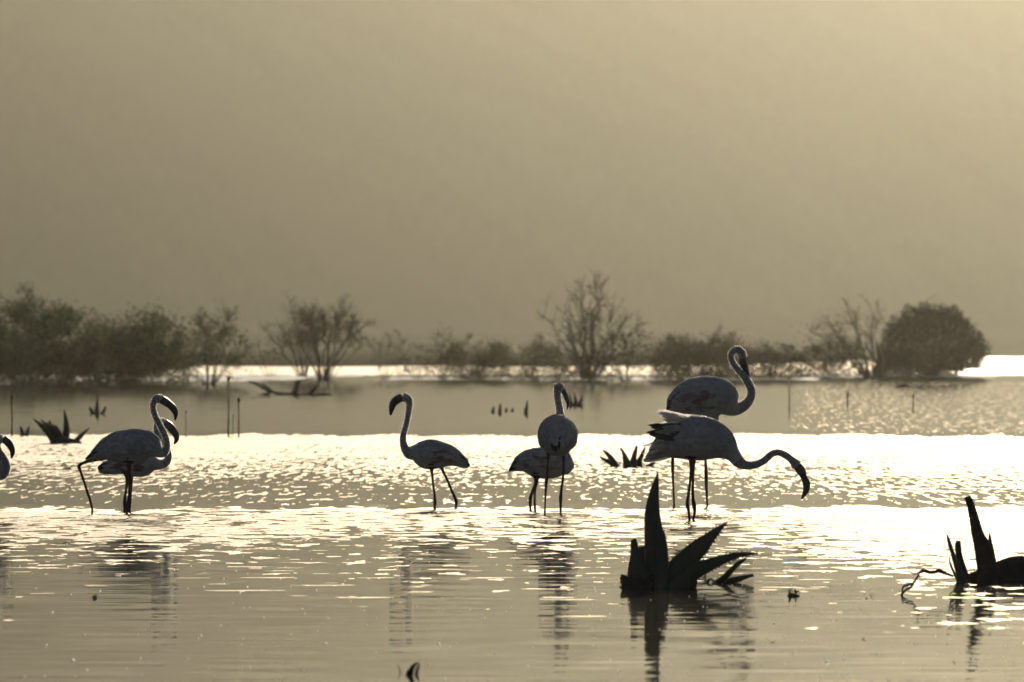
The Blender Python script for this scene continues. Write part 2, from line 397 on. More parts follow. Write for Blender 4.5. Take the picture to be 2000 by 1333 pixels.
G1 = 'shrubs and small trees along the far bank'
tree('acacia_tree', 60, 750, -110, 205, 572, 'tall dense green acacia at the far left edge behind the red stalk', 'tree', 'leaf_green', 15, 20, 7, 0.07, 0.2, seed=11, flat=0.42, fill=7000, group=G1)
tree('acacia_tree', 262, 748, 160, 372, 594, 'dense green acacia second from the left edge with a rounded crown', 'tree', 'leaf_green', 12, 18, 7, 0.07, 0.2, seed=12, flat=0.45, fill=4500, group=G1)
tree('shrub', -20, 752, -140, 100, 665, 'low brown-green shrub under the big acacia at the left edge', 'shrub', 'leaf_olive', 9, 14, 5, 0.05, 0.15, seed=13, fill=5000, group=G1)
tree('shrub', 165, 754, 70, 270, 662, 'low twiggy brown shrub standing in front of the two dense acacias', 'shrub', 'leaf_brown', 10, 14, 4, 0.045, 0.15, seed=14, fill=4500, group=G1)
tree('shrub', 300, 750, 225, 370, 668, 'low dark twiggy shrub right of the brown one in front of the acacias', 'shrub', 'leaf_brown', 8, 12, 3, 0.045, 0.2, seed=15, fill=2600, group=G1)
tree('acacia_tree', 410, 752, 335, 492, 606, 'airy light green acacia fanning up from one foot beside the dense pair', 'tree', 'leaf_green', 11, 14, 4, 0.05, 0.35, seed=16, flat=0.55, fill=1200, group=G1)
tree('shrub', 530, 739, 470, 575, 655, 'thin leaning bare shrub left of the twin fan-shaped trees', 'shrub', 'leaf_olive', 6, 8, 1, 0.04, 0.4, lean=-0.5, seed=17, flat=0.4, fill=250, group=G1)
tree('thorn_tree', 592, 738, 522, 645, 588, 'fan-shaped grey thorn tree, left of a pair growing together', 'tree', 'leaf_olive', 10, 16, 2, 0.045, 0.45, seed=18, flat=0.3, thick=1.3, group=G1)
tree('thorn_tree', 632, 742, 565, 712, 588, 'fan-shaped thorn tree with olive top, right of a pair growing together', 'tree', 'leaf_olive', 12, 16, 4, 0.045, 0.5, seed=19, flat=0.3, thick=1.5, group=G1)
tree('shrub', 640, 741, 630, 740, 652, 'low bough reaching out right beneath the paired fan-shaped trees', 'shrub', 'leaf_olive', 3, 10, 3, 0.04, 0.6, seed=20, flat=0.1, group=G1)
tree('thorn_tree', 750, 742, 718, 812, 648, 'small thin tree with a flat olive top standing before the bright strip of water', 'tree', 'leaf_olive', 6, 10, 3, 0.045, 0.5, seed=21, flat=0.2, fill=350, group=G1)
tree('shrub', 815, 742, 770, 870, 672, 'low bare pinkish shrub just right of the small flat-topped tree', 'shrub', 'leaf_brown', 8, 9, 1, 0.035, 0.3, seed=22, fill=1500, group=G1)
tree('shrub', 868, 742, 838, 905, 640, 'upright bare shrub with two thin spires', 'shrub', 'leaf_brown', 6, 9, 1, 0.035, 0.3, seed=23, flat=0.2, fill=1300, group=G1)
tree('shrub', 905, 742, 860, 958, 662, 'rounded olive shrub behind the upright bare one', 'shrub', 'leaf_olive', 8, 10, 4, 0.045, 0.25, seed=24, fill=4200, group=G1)
tree('shrub', 970, 742, 925, 1012, 664, 'rounded olive shrub midway along the bank, left of the spreading dark one', 'shrub', 'leaf_olive', 8, 10, 3, 0.045, 0.3, seed=25, fill=4000, group=G1)
tree('shrub', 1050, 743, 1000, 1110, 662, 'spreading dark shrub left of the tall bare tree', 'shrub', 'leaf_olive', 9, 11, 3, 0.045, 0.2, seed=26, fill=4200, group=G1)
tree('bare_tree', 1148, 742, 1062, 1250, 550, 'tallest leafless tree spreading widely behind the bird that faces away', 'tree', 'leaf_brown', 13, 15, 0, 0.04, 0.3, seed=27, flat=0.35, thick=1.7, group=G1)
tree('shrub', 1150, 743, 1095, 1200, 690, 'low shrub at the foot of the tall leafless tree', 'shrub', 'leaf_brown', 7, 9, 2, 0.04, 0.15, seed=28, fill=2600, group=G1)
tree('shrub', 1222, 747, 1165, 1292, 640, 'bare V-shaped shrub right of the tall leafless tree', 'shrub', 'leaf_brown', 8, 11, 2, 0.04, 0.25, seed=29, flat=0.4, fill=2600, group=G1)
tree('shrub', 1330, 742, 1272, 1392, 652, 'dense brown shrub left of the raised flamingo head', 'shrub', 'leaf_brown', 10, 13, 6, 0.05, 0.12, seed=30, fill=7000, group=G1)
tree('shrub', 1408, 742, 1360, 1468, 650, 'dense brown shrub directly behind the raised flamingo head', 'shrub', 'leaf_brown', 10, 12, 5, 0.05, 0.12, seed=31, fill=6500, group=G1)
tree('shrub', 1500, 741, 1440, 1580, 663, 'low brown shrub just right of the raised flamingo head', 'shrub', 'leaf_brown', 9, 12, 4, 0.05, 0.15, seed=32, fill=6000, group=G1)
tree('shrub', 1625, 737, 1560, 1700, 655, 'low dark shrub under the spiky boughs left of the domed bush', 'shrub', 'leaf_brown', 10, 12, 5, 0.05, 0.12, seed=33, fill=6000, group=G1)
tree('thorn_tree', 1700, 738, 1565, 1760, 592, 'leafless thorn tree with long boughs sweeping left beside the domed bush', 'tree', 'leaf_brown', 8, 16, 1, 0.04, 0.35, lean=-0.3, seed=34, flat=0.3, thick=1.6, fill=600, group=G1)

# the big domed bush at the right
def dome_bush():
    r = random.Random(5); D = D_of(737); s = D / F
    base = Vector(((1818 - 1000) * s, D, -0.05))
    root = empty('domed_bush', base, 'large dark domed bush standing alone at the right end of the bank', 'bush', G1)
    tr, cr = MB(), MB()
    a, hgt = 104 * s, (740 - 600) * s
    for k in range(26):
        an = r.uniform(0, 6.28); rr = r.uniform(0.2, 0.95)
        e = Vector((math.cos(an) * a * rr, math.sin(an) * a * rr * 0.8, hgt * math.sqrt(max(0.02, 1 - rr * rr)) * 0.97))
        pts = bezier(Vector((r.uniform(-.4, .4), r.uniform(-.3, .3), 0)), Vector((e.x * .5, e.y * .5, e.z * .7)), e, 6)
        tube(tr, [(*p, 0.05 * (1 - .8 * i / 6)) for i, p in enumerate(pts)], 5)
    def rad(u, v): return 1 + 0.2 * noise.noise(Vector((u * 1.8, v * 1.8, 1))) + 0.13 * noise.noise(Vector((u * 7, v * 7, 5)))
    for k in range(27000):
        an = r.uniform(0, 6.2832); el = math.asin(r.uniform(-0.18, 1)); q = rad(math.cos(an) * math.cos(el) * 2, math.sin(el) * 2 + math.sin(an)) * (1 - abs(r.gauss(0, 0.09)))
        if r.random() < 0.3: q *= r.uniform(0.6, 1)
        p = Vector((math.cos(an) * math.cos(el) * a * q, math.sin(an) * math.cos(el) * a * 0.8 * q, 0.22 * hgt * (1 if el < 0.2 else 1) + math.sin(el) * hgt * 0.80 * q))
        # undercut foot at the right side
        if p.z < 0.5 and p.x > a * 0.62: continue
        if p.z < 0.03: continue
        leafquad(cr, p, r.uniform(0.04, 0.085), r, 0)
    for k in range(9500):
        p = Vector((r.uniform(-0.98, 0.66) * a, r.uniform(-.7, .7) * a, r.uniform(0.0, 0.36) * hgt))
        if p.x > a * (0.42 + 0.5 * p.z / (0.36 * hgt)) + r.gauss(0, .06) * a: continue
        leafquad(cr, p, r.uniform(0.04, 0.085), r, 0)
    for k in range(60):
        an = r.uniform(0.1, 3.0); p = Vector((math.cos(an) * a, r.uniform(-1, 1) * a * .4, 0.22 * hgt + math.sin(an) * hgt * .78)) * 0.97
        e = p * r.uniform(1.04, 1.12); tube(cr, [(*p, 0.012), (*e, 0.004)], 3)
    for (dx, dz, bend) in ((-30, 38, 50), (-75, 12, 30), (-14, 10, 25)):
        p = Vector((dx * s, 0, hgt * 0.85)); e = p + Vector((bend * s, 0.2, dz * s + 0.2)); m = p + Vector((bend * .25 * s, 0, dz * s))
        tube(tr, [(*x, 0.03 * (1 - .8 * i / 5)) for i, x in enumerate(bezier(p, m, e, 5))], 4)
    tr.build('trunk', M['bark'], root); cr.build('crown', M['leaf_brown'], root, smooth=False)
dome_bush()

# ------------------------------------------------------------------ flamingos
WHITE = (1.0, 0.97, 0.95); PINK = (0.66, 0.36, 0.37); LEG = (0.22, 0.11, 0.10); DARK = (0.04, 0.035, 0.035)

def flamingo(x0, ywater, body, neck, bill, legs, label, facing=1, lat=0.92, axis='x', wingpink=True,
             tailfeathers=8, extra=None, wings=True, seed=3, eye=True, lift=0.006):
    """body: (x, ytop, ybot[, depth m]) sections tail->chest; neck: (x, y, r[, depth]); bill: same; legs: lists of (x, y, r)."""
    r = random.Random(seed)
    D = D_of(ywater); ppm = F / D
    root = empty('flamingo', ((x0 - 1000) / ppm, D, 0), label, 'flamingo', 'flamingos wading in the shallow lake')
    L = (0, 1, 0) if axis == 'x' else (1, 0, 0)
    def lx(x): return (x - x0) / ppm
    def lz(y): return (ywater - y) / ppm
    bn = []
    for s in body:
        dep = s[3] if len(s) > 3 else 0.0
        rr = (s[2] - s[1]) / 2 / ppm
        bx = s[4] if len(s) > 4 else rr * ppm * lat
        bn.append((lx(s[0]), dep, lz((s[1] + s[2]) / 2), rr, bx / ppm))
    nn = [(lx(n[0]), n[3] if len(n) > 3 else 0.0, lz(n[1]), n[2] / ppm, n[2] / ppm) for n in neck]
    src = MB()
    path = bn + nn
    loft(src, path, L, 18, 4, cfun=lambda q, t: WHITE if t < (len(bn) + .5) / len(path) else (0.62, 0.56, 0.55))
    for i, lg in enumerate(legs):
        dep = (0.045 if i else -0.045) if axis == 'x' else 0.0
        pts = [(lx(q[0]), dep + (q[3] if len(q) > 3 else 0), lz(q[1]), q[2] / ppm) for q in lg]
        pts.append((pts[-1][0], pts[-1][1], -0.14, pts[-1][3]))
        pts = catmull(pts, 3)
        tube(src, pts, 8, LEG)
    me = src.mesh('tmp'); ob = bpy.data.objects.new('tmp', me); COL.objects.link(ob)
    md = ob.modifiers.new('r', 'REMESH'); md.mode = 'VOXEL'; md.voxel_size = 0.0058; md.use_smooth_shade = True
    ms = ob.modifiers.new('s', 'SMOOTH'); ms.iterations = 2; ms.factor = 0.4
    dg = bpy.context.evaluated_depsgraph_get()
    bm = bpy.data.meshes.new_from_object(ob.evaluated_get(dg)); bm.name = 'body'
    kd = KDTree(len(src.v))
    for i, v in enumerate(src.v): kd.insert(v, i)
    kd.balance()
    for a in list(bm.color_attributes): bm.color_attributes.remove(a)
    ca = bm.color_attributes.new('Col', 'FLOAT_COLOR', 'POINT')
    for i, v in enumerate(bm.vertices):
        _, j, _ = kd.find(v.co); c = src.c[j]; ca.data[i].color = (c[0], c[1], c[2], 1)
    bpy.data.objects.remove(ob)
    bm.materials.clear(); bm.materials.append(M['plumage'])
    bm.polygons.foreach_set('use_smooth', [True] * len(bm.polygons))
    bo = bpy.data.objects.new('body', bm); COL.objects.link(bo); bo.parent = root
    # bill: hooked, black at the tip
    if bill:
        hn = nn[-1]
        bl = [(lx(n[0]), n[3] if len(n) > 3 else (hn[1]), lz(n[1]), n[2] / ppm, n[2] / ppm * 0.72) for n in bill]
        m = MB()
        def bc(q, t): return (0.09, 0.05, 0.048) if t < 0.3 else (0.03, 0.025, 0.025)
        loft(m, [tuple(hn[:3]) + (bl[0][3] * 0.95, bl[0][4])] + bl, L, 12, 4, cfun=bc)
        m.build('bill', M['bill'], root)
        if eye:
            for sgn in (-1, 1):
                m = MB(); h = Vector(hn[:3]); rr = hn[3]
                cpos = h + Vector(L) * (sgn * rr * 0.93) + Vector((0, 0, rr * 0.15))
                for a in range(4):
                    pass
                loft(m, [(cpos.x - .008 if axis == 'x' else cpos.x, cpos.y if axis == 'x' else cpos.y - .008, cpos.z, .001, .001), (*cpos, .008, .006),
                         (cpos.x + .008 if axis == 'x' else cpos.x, cpos.y if axis == 'x' else cpos.y + .008, cpos.z, .001, .001)], L, 8, 2)
                m.build('eye', M['eye'], root)
    # body surface parametrisation for feathers
    cb = catmull(bn, 8); nb = len(cb) - 1
    def surf(s, a):          # s 0 tail .. 1 chest; a angle from the top, signed side
        f = max(0, min(0.9999, s)) * nb; i = int(f); t = f - i
        p = [u + (w - u) * t for u, w in zip(cb[i], cb[i + 1])]
        tg = (Vector(cb[min(i + 2, nb)][:3]) - Vector(cb[max(i - 1, 0)][:3])).normalized()
        v = tg.cross(Vector(L)).normalized()
        if v.z < 0: v = -v
        l = Vector(L)
        n = (v * math.cos(a) / p[3] + l * math.sin(a) / p[4]).normalized()
        return Vector(p[:3]) + v * math.cos(a) * p[3] + l * math.sin(a) * p[4], n
    def fstrip(mb, s0, ds, a0, wa, lf, col, da=0.0, seg=5):
        prev = None
        for k in range(seg + 1):
            t = k / seg; wd = wa * (math.sin(math.pi * min(0.999, (t * 0.85 + 0.12))) ** 0.55)
            if k == seg: wd *= 0.15
            row = []
            for sg in (-1, 0, 1):
                q, n = surf(s0 - ds * t, a0 + da * t + wd * sg)
                row.append(mb.vert(q + n * (0.003 + lf * t + (0.003 if sg == 0 else 0)), col))
            if prev:
                mb.face((prev[0], prev[1], row[1], row[0])); mb.face((prev[1], prev[2], row[2], row[1]))
            prev = row
    if wings:
        for side in (-1, 1):
            wm = MB()
            for row in range(9):
                s0 = 0.90 - row * 0.075
                for k in range(9):
                    a = side * (0.12 + k * 0.225 + r.uniform(-.04, .04) + (row % 2) * 0.1)
                    pk = wingpink and k >= 5 and 1 < row < 7 and r.random() < 0.5
                    g = r.uniform(0.75, 1.0)
                    h = r.random(); c = (PINK[0] * g, (PINK[1] + .25 * h) * g, (PINK[2] + .22 * h) * g) if pk else (g, g * 0.96, g * 0.95)
                    fstrip(wm, s0 + r.uniform(-.02, .02), r.uniform(0.15, 0.21), a, 0.16, lift * r.uniform(.5, 1.6), c, -side * 0.10)
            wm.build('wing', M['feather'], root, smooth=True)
        # black flight feathers lying over the tail
        for side in (-1, 1):
            for k in range(tailfeathers // 2):
                fm = MB(); fstrip(fm, 0.36 - k * 0.03, 0.30 + 0.05 * k, side * (0.9 + 0.28 * k), 0.30, 0.010, (1, 1, 1), -side * (0.25 + 0.1 * k))
                fm.build('flight_feather', M['black_feather'], root)
    # soft down that catches the light along every edge
    dm = MB(); cp = catmull(path, 5)
    lengths = [(Vector(a[:3]) - Vector(b2[:3])).length * (a[3] + a[4]) for a, b2 in zip(cp, cp[1:])]
    tot = sum(lengths)
    for i, (a, b2) in enumerate(zip(cp, cp[1:])):
        neckpart = i > len(bn) * 5
        n = int(3800 * lengths[i] / tot * (3.0 if neckpart else 0.7)) + 1
        tg = (Vector(b2[:3]) - Vector(a[:3])); tg = tg.normalized() if tg.length > 1e-6 else Vector((1, 0, 0))
        v = tg.cross(Vector(L)).normalized(); l = v.cross(tg)
        for k in range(n):
            t = r.random(); an = r.uniform(0, 6.2832)
            if not neckpart: an = (0 if v.z > 0 else math.pi) + r.uniform(-0.75, 0.75)
            r1 = a[3] + (b2[3] - a[3]) * t; r2 = a[4] + (b2[4] - a[4]) * t
            c = Vector(a[:3]).lerp(Vector(b2[:3]), t)
            q = c + v * math.cos(an) * r1 + l * math.sin(an) * r2
            nrm = (v * math.cos(an) / max(r1, .003) + l * math.sin(an) / max(r2, .003)).normalized()
            ln = r.uniform(0.008, 0.016) * (1.0 if neckpart else 1.25); dv = (nrm * 0.62 - tg * 0.8 + Vector((r.gauss(0, .25), r.gauss(0, .25), r.gauss(0, .25)))).normalized()
            w = dv.cross(Vector((r.gauss(0, 1), 0.6 * r.gauss(0, 1), r.gauss(0, 1)))).normalized() * 0.0024
            q = q - nrm * 0.002
            i3 = [dm.vert(q + w), dm.vert(q - w), dm.vert(q + dv * ln)]; dm.face(i3)
    tag(dm.build('down_feathers', M['down'], root, smooth=False), kind='stuff')
    if extra: extra(root, lx, lz, ppm, r)
    return root

def blade(root, name, mat, a, b, w, r, col=(1, 1, 1), bow=0.1, mb=None):
    """a single long feather from a to b (Vectors), half width w, lying near the vertical plane."""
    m = mb or MB(); d = b - a; side = d.cross(Vector((0, 1, 0))).normalized(); prev = None; n = 7
    for k in range(n + 1):
        t = k / n; wd = w * (math.sin(math.pi * min(.97, t * .8 + .16)) ** .6); wd *= (1 if k < n else 0.12)
        c = a.lerp(b, t) + side * bow * d.length * math.sin(math.pi * t) * 0.5
        row = [m.vert(c - side * wd + Vector((0, -.002, 0)), col), m.vert(c + Vector((0, .004, 0)), col), m.vert(c + side * wd + Vector((0, -.002, 0)), col)]
        if prev: m.face((prev[0], prev[1], row[1], row[0])); m.face((prev[1], prev[2], row[2], row[1]))
        prev = row
    if mb is None: return m.build(name, mat, root)

# A: walking bird at the left
flamingo(255, 1004,
    [(168, 896.5, 900), (185, 881, 899), (207, 859, 901), (230, 845, 905), (262, 839, 907), (284, 842, 902), (299, 853, 898), (309, 870, 895)],
    [(319, 885, 8.5), (325.5, 874, 7), (325, 861, 6.4), (320.5, 847, 6.2), (311, 828, 6.2), (303, 812.5, 6), (299, 797.5, 6), (300.5, 786, 6.4), (306, 779, 7.4), (314, 780, 9)],
    [(323, 785, 8.2), (331.5, 791, 7.2), (339, 799, 7.2), (343, 809, 5.2), (342, 821.5, 1.6)],
    [[(252, 895, 8), (253, 915, 4), (253, 940, 2.8), (253, 965, 2.6), (250, 985, 3.6), (249, 1004, 2.6)],
     [(205, 893, 7), (175, 900, 4), (158, 907, 3.0), (153, 912, 3.8), (157, 922, 3.0), (166, 950, 2.6), (176, 980, 2.6), (180, 998, 2.4), (179, 1004, 2.4)]],
    'flamingo at the left mid-stride, one leg trailing behind, white back and bent-down bill', seed=21, tailfeathers=6, wingpink=False)
# B: behind A
flamingo(262, 996,
    [(192, 912, 924), (203, 905, 927), (220, 899, 927), (240, 890, 927), (264, 885, 932), (285, 886, 930), (299, 892, 921), (311, 897, 918)],
    [(322, 905, 8.5), (328.5, 895, 7), (327, 881, 6.4), (320, 866, 6), (311, 853, 6), (306, 842, 6), (307, 831, 6.5), (313, 825, 7.4), (321, 826, 8.4)],
    [(330, 832, 8), (338, 841, 7.6), (344, 851, 6.4), (344.5, 860, 4.4), (340, 868, 1.5)],
    [[(246, 918, 8), (249, 935, 4), (247, 955, 2.6), (244, 978, 3.6), (244, 996, 2.8)], [(258, 918, 8), (256, 935, 4), (255, 960, 2.6), (253, 980, 3.6), (252, 996, 2.8)]],
    'dark flamingo mostly hidden behind the striding one, its lower head peeping out to the right', seed=22)
# H: cropped at the left edge
flamingo(-60, 1012,
    [(-130, 924, 930), (-112, 905, 930), (-90, 886, 935), (-62, 873, 940), (-36, 871, 941), (-17, 884, 940), (-6, 903, 940)],
    [(4, 927, 11), (12, 917, 8), (12, 905, 7), (6, 893, 6.5), (-2, 881, 6.3), (-5, 869, 6.3), (-1, 859, 7), (6, 857, 8.6)],
    [(13, 862, 8), (19.5, 870, 7), (24, 880, 5.6), (24, 888, 4), (22, 896, 1.5)],
    [[(-60, 930, 8), (-61, 950, 3.6), (-62, 985, 3.4), (-62, 1012, 2.6)], [(-72, 930, 8), (-68, 950, 3.6), (-66, 985, 3.6), (-66, 1012, 2.6)]],
    'flamingo cut off by the left edge of the picture, only head and neck in view', seed=23)
# C: centre left, facing left
flamingo(850, 992,
    [(918, 908, 911), (912, 902, 916), (897, 888, 913), (885, 877.5, 912), (870, 868, 913.5), (850, 861.5, 917), (832, 860.5, 916.5), (817, 864, 908), (807, 870, 900)],
    [(799, 886, 11), (792, 877.5, 8.5), (788, 867, 7), (787, 855, 6.2), (790, 842, 5.6), (794.5, 825, 5.5), (798, 805, 5.7), (800, 789, 6.3), (796, 779, 8), (787, 776, 9.6)],
    [(777.5, 780, 8.4), (769, 787, 7.6), (765, 798, 5.8), (763, 811.5, 1.6)],
    [[(842, 905, 9), (843.5, 922, 3.2), (846, 945, 2.7), (849, 970, 3.0), (849.5, 982, 3.8), (849, 993, 2.6)],
     [(860, 905, 8), (864, 918, 3.4), (875, 942, 2.7), (886, 968, 3.0), (891, 980, 3.8), (890, 992, 2.6)]],
    'flamingo facing left on its own in the middle, neck straight up and bill down', seed=24, facing=-1)
# E: behind D
flamingo(1060, 996,
    [(995, 918, 922), (1004, 907, 922), (1017, 891, 923), (1032, 880, 928), (1048, 876, 934), (1065, 876, 936), (1085, 878, 934), (1099, 884, 931), (1106, 891, 925)],
    [(1106, 893, 10), (1102, 882, 7), (1099, 868, 6.3), (1097, 856, 6.3), (1093, 848, 7), (1087, 847, 8.2)],
    [(1080, 851, 7.6), (1074, 858, 6.5), (1071, 867, 4.5), (1072, 875, 1.5)],
    [[(1046, 925, 8), (1047, 940, 3.8), (1041, 957, 3.0), (1035.5, 975, 3.9), (1036, 994, 2.6)], [(1050, 925, 8), (1048, 942, 3.6), (1045, 960, 2.6), (1044.5, 980, 2.8), (1045, 996, 2.6)]],
    'flamingo partly hidden behind the one facing away, only its dark-tailed body and legs visible', seed=25)
# D: facing away
def dark_tail(root, lx, lz, ppm, r):
    for (xa, ya, xb, yb, w) in ((1082, 858, 1082, 880, 5), (1086, 852, 1085, 882, 5), (1090, 850, 1092, 877, 3), (1078, 860, 1079, 877, 3.5), (1091, 862, 1094, 851, 1.8)):
        m = MB(); dep = -0.31
        pts = catmull([(lx(xa), dep + 0.02, lz(ya), w * .5 / ppm, 0.004), (lx((xa + xb) / 2), dep - 0.02, lz((ya + yb) / 2), w / ppm, 0.006), (lx(xb), dep - 0.035, lz(yb), w * .3 / ppm, 0.003)], 4)
        loft(m, pts, (0, 1, 0), 8, 1, interp=False); m.build('flight_feather', M['black_feather'], root)
flamingo(1089, 1004,
    [(1085, 869, 879, -0.33, 5), (1086, 846, 887, -0.27, 20), (1088, 826, 892, -0.17, 33), (1089, 814, 891, -0.03, 37), (1090, 810.5, 885, 0.10, 36), (1091, 812, 870, 0.20, 27)],
    [(1093, 832, 15, 0.28), (1095, 817, 9, 0.30), (1094, 805, 7.4, 0.29), (1092.3, 793, 6.8, 0.27), (1090, 780, 6.6, 0.25), (1089, 766, 7.5, 0.24), (1092.5, 754, 10.5, 0.25)],
    [(1098, 759, 8.6, .27), (1103, 768, 6.8, .29), (1107.5, 779, 7, .30), (1110, 790, 4.8, .30), (1108, 801, 1.6, .29)],
    [[(1072, 872, 8), (1070.5, 895, 2.6), (1069, 920, 2.4), (1067, 942, 3.6), (1065.5, 965, 2.4), (1064, 1004, 2.2)],
     [(1101, 872, 8), (1101, 895, 3.0), (1100, 930, 2.6), (1096, 960, 3.0), (1095, 973, 3.9), (1095, 1002, 2.3)]],
    'flamingo seen from behind, round pale back, with its long neck turned down to the right', axis='y', seed=26, tailfeathers=0, wingpink=False, extra=dark_tail)
# F: tall bird with the S-shaped neck
flamingo(1365, 989,
    [(1302, 803, 813), (1312, 787, 816), (1325, 764, 820), (1345, 746, 825), (1366, 738, 828), (1388, 737, 828), (1407, 741, 822), (1421, 755, 818), (1432, 776, 815)],
    [(1442, 798, 12.5), (1456, 791, 10), (1465.5, 778, 8.6), (1467.5, 763, 8.2), (1461.5, 748, 7.8), (1451, 733, 7), (1439, 720, 6.4), (1430.5, 707, 6), (1427.5, 695, 6), (1432, 686, 6.6), (1441, 683.5, 7.4), (1448.5, 690, 8.4), (1450.5, 700, 8.6)],
    [(1452.5, 710, 7.4), (1456, 721, 5.8), (1460, 732, 4.6), (1462, 743, 2)],
    [[(1330, 815, 9), (1321, 850, 3.6), (1315, 885, 2.8), (1313.5, 906, 3.8), (1314.5, 945, 2.4), (1316.5, 989, 2.3)],
     [(1372, 815, 9), (1377, 860, 3.4), (1378.5, 900, 2.8), (1379.5, 932, 4.0), (1380, 955, 2.8), (1381.5, 987, 2.3)]],
    'tallest flamingo, its S-shaped neck raised high and bill tucked down, behind the stooping one', seed=27, tailfeathers=4)
# G: stooping ruffled bird in front
def ruffle(root, lx, lz, ppm, r):
    def V(x, y, dep): return Vector((lx(x), dep, lz(y)))
    for sgn in (-1, 1):
        for k, (tx, ty) in enumerate([(1266, 831), (1271, 836), (1278, 841), (1263, 845), (1268, 850), (1280, 854)]):
            blade(root, 'flight_feather', M['black_feather'], V(1362 - k * 4, 834 + k * 3.4, sgn * (0.125 + .006 * k)), V(tx, ty, sgn * (0.10 + .005 * k)), 0.032, r, bow=0.04)
        for k in range(40):
            sx = 1400 - k * 2.2 + r.uniform(-5, 5); sy = 829 - 0.22 * (1398 - sx) + r.uniform(-3, 12)
            ex = max(sx - r.uniform(26, 62), r.uniform(1280, 1308)); ey = max(sy - r.uniform(0, 19), 799 + (1398 - ex) * 0.03)
            g = r.uniform(0.8, 1)
            blade(root, 'feather', M['ruffled'], V(sx, sy, sgn * r.uniform(.01, .10)), V(ex, ey + r.uniform(-2, 7), sgn * r.uniform(.0, .10)), r.uniform(0.006, 0.014), r, (g, g * .97, g * .95), -0.12 * r.uniform(.3, 1.3))
        for k in range(10):
            sx = 1400 - k * 7; sy = 846 + r.uniform(-10, 8) - k * .5
            g = r.uniform(0.5, .8)
            blade(root, 'feather', M['ruffled'], V(sx, sy, sgn * r.uniform(.115, .15)), V(sx - r.uniform(45, 66), sy - r.uniform(-2, 6), sgn * r.uniform(.12, .15)), 0.022, r, (g, g * .95, g * .95), -0.05)
    for k in range(10):
        sx = 1300 + r.uniform(0, 20); sy = 878 + r.uniform(-16, 14)
        g = r.uniform(.85, 1)
        blade(root, 'feather', M['ruffled'], V(sx, sy, r.uniform(-.05, .05)), V(1252 + r.uniform(0, 16), 902 - (sy < 880) * r.uniform(4, 18), r.uniform(-.04, .04)), 0.017, r, (g, g * .97, g * .95), 0.05)
    for sgn in (-1, 1):
        for k in range(14):
            sx = 1335 - k * 3.2; sy = 858 + r.uniform(-6, 22); g = r.uniform(.7, 1)
            blade(root, 'feather', M['ruffled'], V(sx, sy, sgn * r.uniform(.08, .13)), V(sx - r.uniform(24, 44), sy + r.uniform(4, 16), sgn * r.uniform(.05, .12)), r.uniform(.008, .015), r, (g, g * .97, g * .95), 0.08)
    # loose tufts on the shoulder
    m = MB()
    for k in range(60):
        x = r.uniform(1380, 1412); y = 818 + (x - 1380) * 0.62 + r.uniform(-2, 8)
        blade(root, 'tuft', M['down'], V(x, y, r.uniform(-.07, .07)), V(x - r.uniform(6, 12), y - r.uniform(5, 10), r.uniform(-.08, .08)), 0.005, r, (1, 1, 1), 0.1, mb=m)
    tag(m.build('shoulder_tufts', M['down'], root), kind='stuff')
flamingo(1352, 1017,
    [(1258, 898, 905), (1272, 884, 900), (1295, 852, 897), (1318, 832, 898), (1350, 816, 900), (1383, 820, 900), (1405, 834, 900.5), (1420, 853, 901), (1432, 874, 904)],
    [(1443, 902, 12.5), (1455, 908.5, 9), (1469, 909, 7.8), (1484, 905, 7), (1496, 897, 6.8), (1506, 888, 6.5), (1519, 884, 6.2), (1533, 889, 6.8), (1546, 898.5, 7.0), (1557, 910, 11.6)],
    [(1565, 921, 9.2), (1569.5, 932, 6.4), (1575, 945, 7.6), (1574, 959, 6.0), (1565, 975.5, 1.6)],
    [[(1350, 890, 10), (1350.5, 908, 4.6), (1347, 945, 2.9), (1343, 975, 3.6), (1342.5, 986, 4.6), (1345, 1000, 3.0), (1346.5, 1017, 2.7)],
     [(1354, 890, 10), (1354, 908, 4.6), (1353.5, 945, 2.9), (1354, 975, 3.4), (1356, 988, 4.6), (1357, 1003, 2.9), (1354.5, 1017, 2.7)]],
    'stooping flamingo with ruffled plumage, neck stretched low to the right and bill hanging', seed=28, extra=ruffle, wings=True, tailfeathers=2, wingpink=False, lift=0.01)

